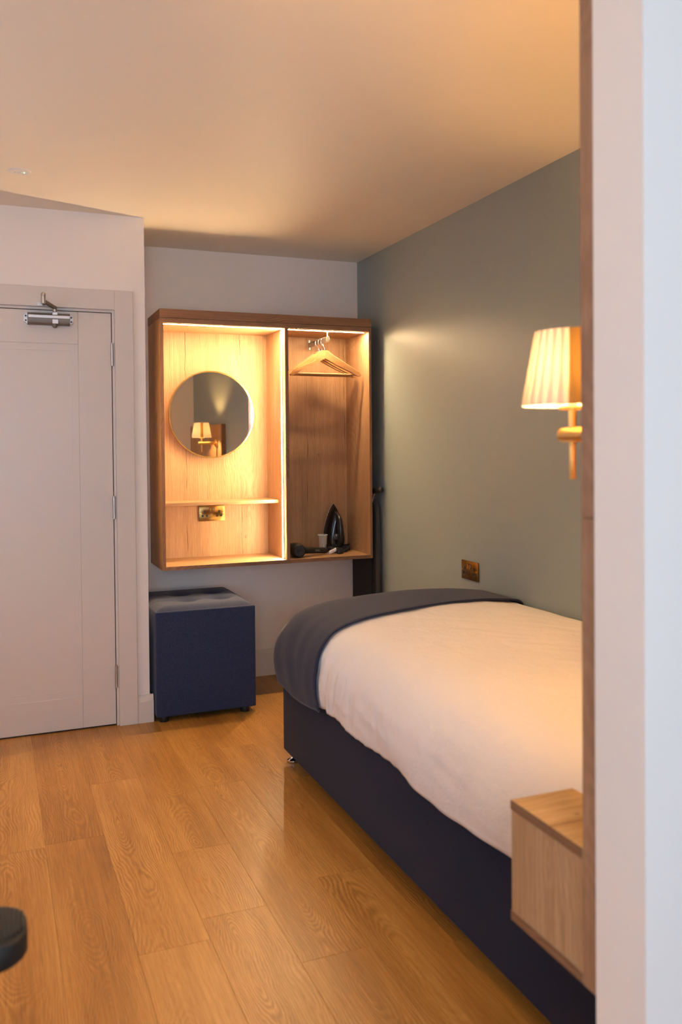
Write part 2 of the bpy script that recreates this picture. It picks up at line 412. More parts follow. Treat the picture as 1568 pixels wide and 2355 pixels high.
# door casing and jamb
bm = B(); box(bm, .5345, .619, YD - .02, YD, 0, 2.05, .0015); trim = struct('trim_1', bm, M_trim)
bxo('casing_head', M_trim, trim, DX0 - .084, .5345, YD - .02, YD, 1.9595, 2.05, bev=.0015)
bxo('casing_side', M_trim, trim, DX0 - .084, DX0 - .0005, YD - .02, YD, 0, 1.9595, bev=.0015)
bm = B(); box(bm, .5235, .534, YD - .004, YD + .058, 0, 1.948); box(bm, DX0, .534, YD - .004, YD + .058, 1.948, 1.9588)
box(bm, DX0, DX0 + .0105, YD - .004, YD + .058, 0, 1.948)
obj('jamb', bm, M_trim, trim)

# the door
door = bpy.data.objects.new('door_1', None); C.objects.link(door); door.location = (.135, YD, 0); door['kind'] = 'structure'
LX0, LX1, LZ0, LZ1 = DX0 + .0135, .520, .008, 1.945
y0, y1 = YD, YD + .044
bxo('stile', M_door, door, .3705, LX1, y0, y1, LZ0, LZ1, bev=.0012)
bxo('stile', M_door, door, LX0, LX0 + .15, y0, y1, LZ0, LZ1, bev=.0012)
bxo('top_rail', M_door, door, LX0 + .1505, .370, y0 + .0004, y1, 1.795, LZ1, bev=.0012)
bxo('bottom_rail', M_door, door, LX0 + .1505, .370, y0 + .0004, y1, LZ0, .155, bev=.0012)
mz0, mz1, mx0, mx1 = .155, 1.795, LX0 + .1505, .370
def mould(pts):
    bm = B(); prism(bm, pts, lambda p: Vector((p[0], y0 + .004, p[1])), lambda p: Vector((p[0], y0 + .02, p[1])))
    # the inner lip drops back to the panel
    obj('panel_moulding', bm, M_door, door)
t = .031
mould([(mx1 - t, mz0 + t), (mx1, mz0), (mx1, mz1), (mx1 - t, mz1 - t)])
mould([(mx0, mz0), (mx0 + t, mz0 + t), (mx0 + t, mz1 - t), (mx0, mz1)])
mould([(mx0, mz1), (mx0 + t, mz1 - t), (mx1 - t, mz1 - t), (mx1, mz1)])
mould([(mx0, mz0), (mx1, mz0), (mx1 - t, mz0 + t), (mx0 + t, mz0 + t)])
bxo('panel', M_door, door, mx0 + t, mx1 - t, y0 + .0075, y1 - .005, mz0 + t, mz1 - t)
for zc in (1.750, 1.031, .233):
    bm = B()
    for j in range(5): cyl(bm, (.5225, YD - .006, zc - .052 + j * .0208), (.5225, YD - .006, zc - .052 + j * .0208 + .0203), .0065, seg=12)
    cyl(bm, (.5225, YD - .006, zc + .052), (.5225, YD - .006, zc + .056), .005, seg=12)
    obj('hinge', bm, M_nickel, door, 40)
bm = B(); cyl(bm, (LX0 + .06, YD, 1.0), (LX0 + .06, YD - .045, 1.0), .01); tube(bm, [(LX0 + .06, YD - .045, 1.0), (LX0 + .12, YD - .05, 1.0), (LX0 + .18, YD - .045, 1.0)], .009, 12)
obj('lever_handle', bm, M_nickel, door, 40)
bm = B(); box(bm, LX0 + .002, LX1 - .002, y0 + .01, y1, .0015, .0085); obj('dark_gap_strip', bm, M_black, door)  # black strip stands in for the shade in the gap under the door

# overhead door closer
cl = thing('door_closer', 'silver overhead closer with folding arm above the cream door', 'door closer', (.242, YD, 1.905))
def cx(px): return .152 + (px - 63) * (.333 - .152) / 98
bm = B()
prof = [(0, 1.876), (.030, 1.876), (.040, 1.882), (.044, 1.893), (.044, 1.912), (.040, 1.922), (.030, 1.928), (0, 1.928)]
prism(bm, prof, lambda p: Vector((.150, YD - p[0], p[1])), lambda p: Vector((.333, YD - p[0], p[1])))
obj('body', bm, M_silver, cl, 30)
bxo('pale_strip', M_white_metal, cl, .153, .332, YD - .0458, YD - .043, 1.904, 1.9165, bev=.0006)  # raised pale metal strip along the closer body
for s, xx in ((1, .333), (-1, .150)):
    bm = B(); prism(bm, [(xx, 1.878), (xx + s * .015, 1.890), (xx + s * .015, 1.916), (xx, 1.928)], lambda p: Vector((p[0], YD, p[1])), lambda p: Vector((p[0], YD - .022, p[1])))
    cap = obj('end_cap', bm, M_white_metal, cl)
    for zz in (1.893, 1.913):
        bm = B(); cyl(bm, (xx + s * .007, YD - .022, zz), (xx + s * .007, YD - .0245, zz), .0042, seg=12); obj('screw', bm, M_grey, cap, 40)
bxo('valve_cover', M_white_metal, cl, .256, .281, YD - .0475, YD - .02, 1.880, 1.899, bev=.001)
bxo('spindle_cover', M_nickel, cl, .255, .281, YD - .046, YD - .01, 1.917, 1.934, bev=.003)
bm = B(); lathe(bm, [(.0001, -.014), (.007, -.0125), (.0115, -.007), (.0125, 0), (.0125, .004), (.0001, .004)], (.268, YD - .025, 1.876), 18); obj('adjuster_cap', bm, M_silver, cl, 50)
bm = B(); cyl(bm, (.268, YD - .028, 1.93), (.268, YD - .028, 1.956), .009, seg=14); obj('spindle', bm, M_nickel, cl, 40)
bm = B()
def arm(bm, a, b_, w, h):
    a, b_ = Vector(a), Vector(b_); d = (b_ - a); s = d.cross(Vector((0, 0, 1))).normalized() * w
    q = Vector((0, 0, h))
    prism(bm, [0, 1, 2, 3], lambda i: a + (s, -s, -s, s)[i] + (q, q, -q, -q)[i], lambda i: b_ + (s, -s, -s, s)[i] + (q, q, -q, -q)[i])
arm(bm, (.270, YD - .030, 1.952), (.212, YD - .125, 1.968), .008, .006)
obj('main_arm', bm, M_silver, cl, 40)
bm = B(); cyl(bm, (.214, YD - .125, 1.955), (.214, YD - .125, 1.988), .010, seg=16); lathe(bm, [(.0001, .0), (.010, .0), (.0105, .010), (.006, .016), (.0001, .017)], (.214, YD - .125, 1.989), 16); obj('elbow', bm, M_nickel, cl, 40)
bm = B(); arm(bm, (.214, YD - .122, 1.962), (.222, YD - .022, 1.968), .006, .005); obj('forearm', bm, M_silver, cl, 40)
bm = B(); box(bm, .192, .250, YD - .0255, YD - .02, 1.960, 1.976, .001); obj('bracket', bm, M_white_metal, cl)
for xx in (.199, .243):
    bm = B(); cyl(bm, (xx, YD - .0255, 1.968), (xx, YD - .028, 1.968), .0045, seg=12); obj('bracket_screw', bm, M_nickel, cl, 40)

# ceiling emergency light
el = thing('emergency_light', 'small round white emergency light with green indicator on ceiling', 'emergency light', (.111, 3.632, HC))
bm = B(); lathe(bm, [(.0001, -.0045), (.030, -.0045), (.041, -.003), (.045, -.0005), (.045, 0), (.0001, 0)], (.111, 3.632, HC), 40); obj('bezel', bm, M_white, el, 40)
bm = B(); ball(bm, (.111, 3.632, HC - .0045), .011, .006, .003, 14); obj('lens', bm, M_white_metal, el, 180)
bm = B(); cyl(bm, (.128, 3.628, HC - .0042), (.128, 3.628, HC - .0058), .0022, seg=10); obj('indicator', bm, M_greenled, el)
bm = B(); cyl(bm, (.095, 3.633, HC - .0042), (.095, 3.633, HC - .0052), .0016, seg=10); obj('test_button', bm, M_black, el)

# ------------------------------------------------------------------ wardrobe
wx0, wx1, wz0, wz1 = .788, 1.956, .686, 2.017
wr = thing('open_wardrobe', 'wall-hung open oak wardrobe with lit mirror bay and hanging bay', 'wardrobe', (1.372, YE - .001, wz0))
YBK = YE - .001
bxo('side_panel', M_oakside, wr, wx0, wx0 + .017, YF + .0008, YBK, wz0, 1.971)
bxo('side_panel', M_oakside, wr, wx1 - .014, wx1, YF + .0008, YBK, wz0, 1.971)
bxo('divider', M_oakside, wr, 1.452, 1.470, YF + .0008, YB, .705, 1.946)
bxo('back_panel', M_oakzc, wr, wx0 + .017, wx1 - .014, YB, YBK, .705, 1.946)
bxo('bottom_panel', M_oakx, wr, wx0 + .017, wx1 - .014, YF + .0008, YBK, wz0, .705)
bxo('top_panel', M_oakx, wr, wx0 + .017, wx1 - .014, YF + .0008, YBK, 1.946, 1.971)
bxo('top_board', M_edge_x, wr, wx0 - .001, wx1 + .001, YF - .003, YBK, 1.9725, wz1, bev=.0008)
for a, b_ in ((wx0, wx0 + .017), (1.452, 1.470), (wx1 - .014, wx1)):
    bxo('edge_band', M_edge_z, wr, a, b_, YF, YF + .0008, (wz0 if a != 1.452 else .705), (1.971 if a != 1.452 else 1.946))
for a, b_ in ((wz0, .705), (1.946, 1.971)):
    bxo('edge_band', M_edge_x, wr, wx0 + .017, wx1 - .014, YF, YF + .0008, a, b_)
bxo('shelf', M_oakx, wr, .805, 1.452, 4.516, YB, 1.0035, 1.0215, bev=.0008)
# LED strips in slim channels
def led(x0, x1, y0, y1, z0, z1, axis):
    ch = bxo('led_channel', M_white_metal, wr, x0, x1, y0, y1, z0, z1)
    e = .0007
    if axis == 'top': bxo('led_strip', M_led, ch, x0 + .002, x1 - .002, y0 + .002, y1 - .002, z0 - e, z0 - .0001)
    else: bxo('led_strip', M_led, ch, x0 - e, x0 - .0001, y0 + .002, y1 - .002, z0 + .002, z1 - .002)
led(.808, 1.449, 4.398, 4.412, 1.943, 1.9459, 'top')
led(1.474, 1.926, 4.402, 4.416, 1.943, 1.9459, 'top')
led(1.4485, 1.4519, 4.430, 4.445, .708, 1.940, 'side')

# wall mirror, hung a touch off square
mir = thing('round_mirror', 'round mirror in a thin gold frame above the shelf', 'mirror', (1.126, YB, 1.495))
MD = math.radians(1.6)
bm = B(); R0 = .236; lathe(bm, [(.0001, -.012), (R0, -.012), (R0, -.008), (.0001, -.008)], (0, 0, 0), 96, 'Y'); gl_ = obj('glass', bm, M_mirror, mir, 30, local=True)
bm = B(); lathe(bm, [(R0 - .001, -.006), (R0 - .001, -.020), (R0 + .006, -.020), (R0 + .006, -.002), (R0 - .001, -.002)], (0, 0, 0), 96, 'Y'); fr_ = obj('frame', bm, M_goldrim, mir, 30, local=True)
for o in (gl_, fr_): o.rotation_euler = (0, 0, MD); o.location = (0, -.006, 0)

# double sockets
def socket(name, label, loc, rotz, group=None):
    s = thing(name, label, 'socket', loc, group, rotz)
    bm = B(); box(bm, -.0735, .0735, -.0075, 0, -.0435, .0435, .0022, 2); obj('plate', bm, M_plate, s, 30, local=True)
    for x in (-.0082, .0082):
        bm = B(); box(bm, x - .0068, x + .0068, -.0085, -.0074, .0075, .0305); r = obj('switch_surround', bm, M_black, s, local=True)
        bm = B(); prism(bm, [(-.0084, .0095), (-.0125, .0095), (-.0095, .019), (-.0108, .0285), (-.0084, .0285)],
                        lambda p: Vector((x - .0050, p[0], p[1])), lambda p: Vector((x + .0050, p[0], p[1]))); obj('rocker', bm, M_switch, r, local=True)
    for x in (-.041, .041):
        for dx, dz, w, h in ((0, .009, .0042, .0075), (-.0115, -.0135, .0058, .0055), (.0115, -.0135, .0058, .0055)):
            bm = B(); box(bm, x + dx - w, x + dx + w, -.0081, -.0074, dz - h, dz + h); obj('pin_hole', bm, M_black, s, local=True)
    for x in (-.0625, .0625):
        bm = B(); cyl(bm, (x, -.0074, .0), (x, -.0095, .0), .0042, seg=14, bev=.0008); obj('screw', bm, M_goldrim, s, 40, local=True)
    return s
so = socket('double_socket', 'brass double socket below the shelf inside the wardrobe', (1.124, YB, .945), 0, 'brass double sockets')
dup(so, (GX, 3.437, .7346), -PI / 2, 'brass double socket on the green wall above the bed', 'brass double sockets')

# hanging rail
RX, RZ = 1.713, 1.902
rail = thing('hanging_rail', 'short satin pull-out rail in the hanging bay', 'rail', (RX, YB, RZ))
bm = B()
ov = [(.0075 * math.cos(t), .015 * math.sin(t)) for t in [2 * PI * k / 20 for k in range(20)]]
prism(bm, ov, lambda p: Vector((RX + p[0], 4.42, RZ + p[1])), lambda p: Vector((RX + p[0], YB - .004, RZ + p[1]))); obj('bar', bm, M_nickel, rail, 40)
bm = B(); ov2 = [(p[0] * 1.25, p[1] * 1.12) for p in ov]
prism(bm, ov2, lambda p: Vector((RX + p[0], 4.412, RZ + p[1])), lambda p: Vector((RX + p[0], 4.42, RZ + p[1]))); obj('end_cap', bm, M_silver, rail, 40)
bm = B(); box(bm, RX - .007, RX + .007, YB - .004, YB, RZ - .03, RZ + .03, .002); obj('wall_plate', bm, M_nickel, rail)
bm = B(); cyl(bm, (RX, 4.426, RZ + .014), (RX, 4.426, 1.944), .0035, seg=10); cyl(bm, (RX, 4.426, 1.943), (RX, 4.426, 1.9459), .012, seg=16); obj('drop_rod', bm, M_chrome, rail, 40)
for dz in (-.02, .02):
    bm = B(); cyl(bm, (RX, YB - .004, RZ + dz), (RX, YB - .007, RZ + dz), .004, seg=12); obj('screw', bm, M_chrome, rail, 40)

# hangers
def hanger(label):
    h = thing('wooden_hanger', label, 'hanger', (0, 0, 0), 'wooden hangers on the rail')
    up_ = [(0, 0), (.018, -.001), (.027, -.007), (.035, -.024), (.044, -.043), (.062, -.060), (.10, -.078), (.156, -.101), (.166, -.104), (.172, -.101), (.196, -.119), (.208, -.136)]
    lo_ = [(.200, -.144), (.184, -.139), (.15, -.119), (.10, -.097), (.05, -.072), (0, -.046)]
    out = up_ + lo_
    for s in (1, -1):
        bm = B(); pts = [(s * x, z) for x, z in out]
        th = lambda x: .013 - .006 * min(1, abs(x) / .2)
        bend = lambda x: -.16 * x * x * 3
        prism(bm, pts, lambda p: Vector((p[0], bend(p[0]) - th(p[0]), p[1])), lambda p: Vector((p[0], bend(p[0]) + th(p[0]), p[1])))
        bmesh.ops.triangulate(bm, faces=[f for f in bm.faces if len(f.verts) > 4])
        obj('shoulder_arm', bm, M_hanger, h, 30, local=True)
    bm = B(); tube(bm, [(-.178, -.012, -.133), (0, -.012, -.133), (.178, -.012, -.133)], .006, 10); obj('trouser_bar', bm, M_hanger, h, 40, local=True)
    pts = [(0, 0, -.012), (0, 0, .010), (-.004, 0, .018)]
    for k in range(13):
        a = math.radians(245 - k * 235 / 12); pts.append((.001 + .0235 * math.cos(a), 0, .0495 + .0235 * math.sin(a)))
    bm = B(); tube(bm, pts, .0017, 8); obj('hook', bm, M_chrome, h, 40, local=True)
    return h
HZ = RZ + .015 - .0495 - .0235 + .0017
h0 = hanger('frontmost wooden hanger on the rail, its whole outline in view'); h0.location = (RX, 4.470, HZ); h0.rotation_euler = (0, 0, math.radians(-1))
dup(h0, (RX, 4.512, HZ), math.radians(5), 'second wooden hanger from the front, its right tip reaching farthest right')
dup(h0, (RX, 4.556, HZ), math.radians(2), 'third wooden hanger from the front, mostly hidden by the two before it')

# steam iron standing on its heel
FZ = .705
ir = thing('steam_iron', 'glossy black steam iron standing upright on its heel', 'iron', (1.833, 4.650, FZ), rotz=math.radians(-6))
def sole(z):
    k = max(0, min(1, (z - .02) / .258)); return .066 * (1 - k ** 2.2) ** .85 * (1 if z > .06 else .90 + .1 * (z - .02) / .04) + .0008
zs = [.02 + .258 * (i / 16) ** .9 for i in range(17)]
def outline(sc, z0=.0): return [(sole(z) * sc, z) for z in zs] + [(-sole(z) * sc, z) for z in zs[::-1]]
def loft(bm, layers):
    rings = [[bm.verts.new(p) for p in l] for l in layers]; n = len(rings[0])
    for a, b_ in zip(rings, rings[1:]):
        for i in range(n): bm.faces.new((a[i], a[(i + 1) % n], b_[(i + 1) % n], b_[i]))
    bm.faces.new(rings[0][::-1]); bm.faces.new(rings[-1])
bm = B(); loft(bm, [[Vector((x, y, z)) for x, z in outline(s)] for y, s in ((.026, .97), (.024, 1), (.018, 1), (.0165, .98))]); obj('soleplate', bm, M_nickel, ir, 30, local=True)
def shrink(s, dz): return [(x * s, .03 + (z - .03) * dz) for x, z in outline(1)]
bm = B(); loft(bm, [[Vector((x, y, z)) for x, z in shrink(s, dz)] for y, s, dz in ((.0165, .98, .985), (.005, .96, .97), (-.012, .88, .93), (-.030, .74, .85), (-.042, .58, .72), (-.048, .40, .58))]); obj('body', bm, M_blackshiny, ir, 40, local=True)
bm = B(); tube(bm, [(.0, -.030, .222), (.004, -.058, .212), (.008, -.088, .185), (.010, -.100, .145), (.010, -.100, .10), (.008, -.092, .06), (.004, -.07, .034), (0, -.04, .026)], [.010, .012, .014, .0145, .0145, .014, .014, .013], 14); obj('handle', bm, M_black, ir, 50, local=True)
bm = B(); box(bm, -.050, .056, -.090, .022, 0, .030, .008, 3); box(bm, .040, .082, -.05, .005, .004, .034, .006, 2); obj('heel', bm, M_blackmat, ir, 40, local=True)
bm = B(); cyl(bm, (-.004, -.040, .085), (-.004, -.056, .085), .019, .017, 24, .002); dl = obj('dial', bm, M_grey, ir, 40, local=True)
bm = B(); box(bm, -.0055, -.0025, -.0572, -.0555, .088, .101); obj('pointer', bm, M_white, dl, local=True)
bm = B(); cyl(bm, (-.028, -.022, .130), (-.028, -.034, .128), .009, seg=18, bev=.002); obj('spray_button', bm, M_grey, ir, 40, local=True)
for i in range(7):
    z = .105 + i * .019; x = -sole(z) * .985 + .004
    bm = B(); box(bm, x - .001, x + .003, .0125, .0165, z, z + .007); obj('sole_mark', bm, M_white_metal, ir, local=True)
bm = B(); tube(bm, [(.06, -.03, .030), (.075, -.06, .045), (.06, -.10, .03), (.02, -.125, .012), (-.01, -.118, .0055), (-.03, -.115, .0045)], .0038, 8); obj('cord', bm, M_black, ir, 60, local=True)

# hairdryer lying in the corner of the bay
hd = thing('hair_dryer', 'black hair dryer lying beside the wardrobe divider, handle to the right', 'hair dryer', (1.537, 4.47, FZ))
bm = B(); lathe(bm, [(.0001, -.056), (.030, -.056), (.036, -.05), (.0385, -.035), (.0385, .005), (.034, .05), (.026, .09), (.026, .115), (.022, .115), (.0001, .11)], (1.537, 4.47, FZ + .0387), 32, 'Y')
obj('barrel', bm, M_blackmat, hd, 40)
for r in (.009, .017, .025):
    bm = B(); lathe(bm, [(r - .0016, -.0555), (r - .0016, -.0585), (r + .0016, -.0585), (r + .0016, -.0555)], (1.537, 4.47, FZ + .0387), 28, 'Y'); obj('grille_ring', bm, M_grey, hd, 40)
bm = B(); tube(bm, [(1.560, 4.462, FZ + .036), (1.60, 4.472, FZ + .033), (1.66, 4.492, FZ + .028), (1.715, 4.51, FZ + .0225), (1.728, 4.514, FZ + .0215)], [.019, .0175, .0165, .0175, .016], 18); obj('handle', bm, M_blackmat, hd, 40)
bm = B(); box(bm, 1.645, 1.675, 4.466, 4.476, FZ + .022, FZ + .034, .002); obj('switch', bm, M_grey, hd)
bm = B(); tube(bm, [(1.727, 4.514, FZ + .020), (1.742, 4.518, FZ + .014), (1.76, 4.522, FZ + .009), (1.785, 4.524, FZ + .007), (1.80, 4.51, FZ + .008)], .0035, 8); obj('cord', bm, M_black, hd, 60)
bm = B(); lathe(bm, [(.0065, -.022), (.0072, -.022), (.0072, .022), (.0065, .022)], (0, 0, 0), 20, 'X', False)
bmesh.ops.rotate(bm, verts=bm.verts, cent=(0, 0, 0), matrix=Matrix.Rotation(math.radians(-14), 3, 'Y') @ Matrix.Rotation(math.radians(8), 3, 'Z'))
bmesh.ops.scale(bm, verts=bm.verts, vec=(1, 1, 1.45)); bmesh.ops.translate(bm, verts=bm.verts, vec=(1.764, 4.505, FZ + .0165)); lb = obj('paper_label', bm, M_tag, hd, 40)
bm = B(); lathe(bm, [(.0042, -.0003), (.0062, -.0003), (.0062, .0003), (.0042, .0003)], (1.760, 4.4965, FZ + .0165), 20, 'Y'); obj('printed_ring', bm, M_pink, lb)
bm = B(); box(bm, 1.785, 1.822, 4.478, 4.512, FZ + .0005, FZ + .030, .008, 3); obj('plug', bm, M_black, hd, 40)

cup = thing('plastic_cup', 'translucent plastic cup standing in front of the iron', 'cup', (1.727, 4.563, FZ))
bm = B(); lathe(bm, [(.0001, .001), (.019, .001), (.0195, .004), (.0255, .100), (.0275, .1035), (.0275, .106), (.0262, .106), (.0247, .101), (.0187, .005), (.0001, .003)], (1.727, 4.563, FZ), 32); obj('body', bm, M_cup, cup, 40)
bm = B(); lathe(bm, [(.0264, .1035), (.0282, .1035), (.0286, .105), (.0282, .1065), (.0264, .1065)], (1.727, 4.563, FZ), 32); obj('rim', bm, M_white, cup, 60)

# ironing board on end in the gap by the green wall
ib = thing('ironing_board', 'folded ironing board on end between wardrobe and green wall', 'ironing board', (1.99, 4.57, 0))
def rr(y0, y1, z0, z1, r, n=8):
    o = []
    for cy_, cz_, a0 in ((y1 - r, z1 - r, 0), (y0 + r, z1 - r, 90), (y0 + r, z0 + r, 180), (y1 - r, z0 + r, 270)):
        for k in range(n + 1):
            a = math.radians(a0 + 90 * k / n); o.append((cy_ + r * math.cos(a), cz_ + r * math.sin(a)))
    return o
def slab(bm, x0, x1, pts, bev=.008):
    n = len(pts); cy_ = sum(p[0] for p in pts) / n; cz_ = sum(p[1] for p in pts) / n
    def sh(d): return [(p[0] - d * (1 if p[0] > cy_ else -1) * min(1, abs(p[0] - cy_) * 8), p[1] - d * (1 if p[1] > cz_ else -1) * min(1, abs(p[1] - cz_) * 8)) for p in pts]
    loft(bm, [[Vector((x, *p)) for p in sh(d)] for x, d in ((x0, bev), (x0 + bev * .3, bev * .3), (x0 + bev, 0), (x1 - bev, 0), (x1 - bev * .3, bev * .3), (x1, bev))])
bm = B(); slab(bm, 1.984, 2.0105, rr(4.392, 4.700, .02, 1.035, .10)); obj('padded_cover', bm, M_board, ib, 40)
bm = B(); slab(bm, 1.9755, 1.9845, rr(4.405, 4.690, .03, 1.020, .09), .002); obj('underside', bm, M_boardblk, ib, 40)
bm = B(); box(bm, 1.9665, 1.9752, 4.43, 4.70, .03, .68, .002); obj('folded_leg', bm, M_boardblk, ib, 40)
bm = B(); tube(bm, [(1.9725, 4.47, .60), (1.9735, 4.45, .95), (1.990, 4.42, 1.055)], .0045, 10); obj('leg_tube', bm, M_nickel, ib, 50)
bm = B(); tube(bm, [(1.982, 4.475, 1.052), (1.984, 4.45, 1.054), (1.990, 4.36, 1.066), (1.992, 4.338, 1.069), (1.9925, 4.333, 1.0695)], [.010, .014, .0155, .0145, .008], 16); obj('foot_cap', bm, M_blackmat, ib, 50)

# ------------------------------------------------------------------ cube ottoman
ot = thing('cube_ottoman', 'navy fabric cube ottoman with button-tufted top under the wardrobe', 'ottoman', (.944, 4.35, 0))
ox0, ox1, oy0, oy1 = .700, 1.190, 4.095, 4.640
bm = B(); box(bm, ox0, ox1, oy0, oy1, .028, .5305, .007, 3); obj('body', bm, M_navy, ot, 50)
bm = B(); N = 40; rows = []
dim = [(.89, 4.29), (.89, 4.47), (1.062, 4.29), (1.062, 4.47)]
for j in range(N + 1):
    row = []
    for i in range(N + 1):
        u, v = i / N, j / N; x = ox0 + u * (ox1 - ox0); y = oy0 + v * (oy1 - oy0)
        e = min(u * (ox1 - ox0), (1 - u) * (ox1 - ox0), v * (oy1 - oy0), (1 - v) * (oy1 - oy0))
        z = .5265 + .024 * (1 - (1 - min(1, e / .06)) ** 2.2)
        for dx, dy in dim: z -= .030 * math.exp(-((x - dx) ** 2 + (y - dy) ** 2) / (2 * .030 ** 2))
        z -= .006 * sum(math.exp(-((y - q) / .02) ** 2) for q in (4.29, 4.47)) * min(1, e / .08)
        row.append(Vector((ox0 + .003 + u * (ox1 - ox0 - .006), oy0 + .003 + v * (oy1 - oy0 - .006), z)))
    rows.append(row)
grid(bm, rows); obj('tufted_top', bm, M_navy, ot, 70)
for dx, dy in dim:
    bm = B(); ball(bm, (dx, dy, .519), .011, .011, .006, 14); obj('button', bm, M_navy, ot, 180)
for fx in (ox0 + .04, ox1 - .05):
    for fy in (oy0 + .035, oy1 - .05):
        bm = B(); cyl(bm, (fx, fy, 0), (fx, fy, .03), .022, .024, 20, .003); obj('foot', bm, M_black, ot, 40)

# ------------------------------------------------------------------ bed
bx0, bx1, by0, by1 = 1.103, 2.012, 1.20, 3.405
bed = thing('divan_bed', 'single divan bed with charcoal navy base along the green wall', 'bed', (1.56, 2.3, 0))
bm = B(); box(bm, bx0, bx1, by0, by1, .048, .385, .012, 3); obj('divan_base', bm, M_divan, bed, 50)
bm = B(); box(bm, bx0 + .01, bx1 - .005, by0, by1 - .01, .3855, .60, .045, 4); obj('mattress', bm, M_cotton, bed, 50)
for gx in (bx0 + .035, bx1 - .04):
    for gy in (by0 + .05, by1 - .025):
        bm = B(); lathe(bm, [(.0001, 0), (.022, 0), (.025, .004), (.024, .010), (.012, .016), (.009, .022), (.009, .049), (.0001, .049)], (gx, gy, 0), 24); obj('glide', bm, M_chrome, bed, 50)

# bedding surface S(u, v): u across from the left hem to the wall, v along from head to foot
def catmull(P, n):
    P = [Vector(p) for p in P]; P = [2 * P[0] - P[1]] + P + [2 * P[-1] - P[-2]]; fine = []
    for i in range(1, len(P) - 2):
        for k in range(24):
            t = k / 24; a, b_, c, d = P[i - 1:i + 3]
            fine.append(.5 * ((2 * b_) + (c - a) * t + (2 * a - 5 * b_ + 4 * c - d) * t * t + (3 * b_ - a - 3 * c + d) * t ** 3))
    fine.append(P[-2]); s = [0]
    for a, b_ in zip(fine, fine[1:]): s.append(s[-1] + (b_ - a).length)
    return fine, s
SEC, SS = catmull([(1.076, .362), (1.062, .42), (1.060, .50), (1.085, .575), (1.145, .632), (1.25, .665), (1.42, .682), (1.62, .690), (1.80, .685), (1.93, .672), (2.00, .655), (2.018, .60)], 0)
FOOT, FS = catmull([(1.205, 1.0), (1.8, 1.0), (2.4, 1.0), (2.9, 1.0), (3.18, 1.0), (3.28, .985), (3.345, .93), (3.39, .82), (3.415, .62), (3.420, .35), (3.418, .0)], 0)
def samp(P, S, t):
    d = t * S[-1]
    lo, hi = 0, len(S) - 1
    while hi - lo > 1:
        m_ = (lo + hi) // 2
        if S[m_] <= d: lo = m_
        else: hi = m_
    k = (d - S[lo]) / max(1e-9, S[hi] - S[lo]); return P[lo].lerp(P[hi], max(0, min(1.2, k)) if d <= S[-1] else 1)
def hemz(y): return .362 + .010 * math.sin(y * 5.1 + .6) + .007 * math.sin(y * 11.7)
def Sf(u, v, wr_=True):
    p = samp(SEC, SS, u); q = samp(FOOT, FS, v); y, h = q.x, max(0.0, min(1.0, q.y))
    hz = hemz(y); zs_ = p.y
    side = max(0, min(1, (.66 - zs_) / .30)) if p.x < 1.3 else 0
    zs_ = zs_ + (hz - .362) * side
    z = hz + (zs_ - hz) * h if zs_ > hz else zs_
    z = .365 + (zs_ - .365) * h if h < 1 else zs_
    x = p.x + (.055 * (1 - h) ** 1.5 * (1 if p.x < 1.4 else 0) * max(0, 1 - (p.x - 1.06) / .3))
    x = min(x, 2.018)
    P = Vector((x, y, z))
    if wr_:
        if p.x < 1.32:
            k = side * .8 + .2
            nr = 1 - min(1, max(0, (2.9 - y) / .8))
            P.x -= .015 * k * (1 - .92 * min(1, max(0, (y - 2.84) / .05))) * (noise.noise(Vector((y * 7.0 + zs_ * 2.5, zs_ * 3.0, 3.3))) + 1.1 * noise.noise(Vector((y * 30.0 + zs_ * 9, zs_ * 4, 1.7))) * nr + .35 * noise.noise(Vector((y * 5 - zs_ * 16, zs_ * 13 + y * 3, 9.1))))
        else:
            P.z += .005 * noise.noise(Vector((p.x * 5, y * 3.2, .5))) + .0022 * noise.noise(Vector((p.x * 11 + y * 9, y * 4, 2.5)))
            if y < 2.8 and p.x > 1.5:
                P.z += .009 * max(0, noise.noise(Vector(((p.x + y * .8) * 16, (p.x - y) * 2.2, 7.7)))) * min(1, (2.8 - y) / .4)
    return P
bm = B(); NU, NV = 110, 420
grid(bm, [[Sf(i / NU, j / NV) for i in range(NU + 1)] for j in range(NV + 1)])
du = obj('duvet', bm, M_cotton, None, 180, origin=(1.56, 2.3, .36))
md = du.modifiers.new('thick', 'SOLIDIFY'); md.thickness = .010; md.offset = -1
tag(du, 'plain white duvet draped over the single bed', 'duvet')

def v_of_y(y):
    lo, hi = 0.0, 1.0
    for _ in range(40):
        m_ = (lo + hi) / 2
        if samp(FOOT, FS, m_).x < y: lo = m_
        else: hi = m_
    return lo
def near_y(u):
    x = samp(SEC, SS, u).x
    if u < .24: return 2.872 - .035 * math.sin(min(1, u / .24) * PI / 2) + .05 * max(0, (u - .12) / .12)
    return 2.887 + .115 * max(0, (x - 1.15) / .87) ** 1.3
def rs(u, s, off):
    vn, vf = v_of_y(near_y(u)), v_of_y(3.352 - .055 * math.exp(-((u - .21) / .07) ** 2)) + (.022 if u > .36 else .022 * max(0, (u - .2) / .16))
    v = vn + (vf - vn) * s; e = .004
    p = Sf(u, v, False); a = Sf(min(1, u + e), v, False) - Sf(max(0, u - e), v, False); b_ = Sf(u, min(1, v + e), False) - Sf(u, max(0, v - e), False)
    n = a.cross(b_)
    n = n.normalized() if n.length > 1e-12 else Vector((-1, 0, 0))
    if n.z < -.01 and p.z > .5: n = -n
    if p.z <= .5 and n.x > 0: n = -n
    q = p + n * off
    if u < .02: q.z -= .008
    q.x = min(q.x, 2.022)
    if p.x < 1.25: q.x -= .004 * noise.noise(Vector((v * 40, p.z * 6, 5)))
    return q
bm = B(); NU2, NV2 = 90, 24
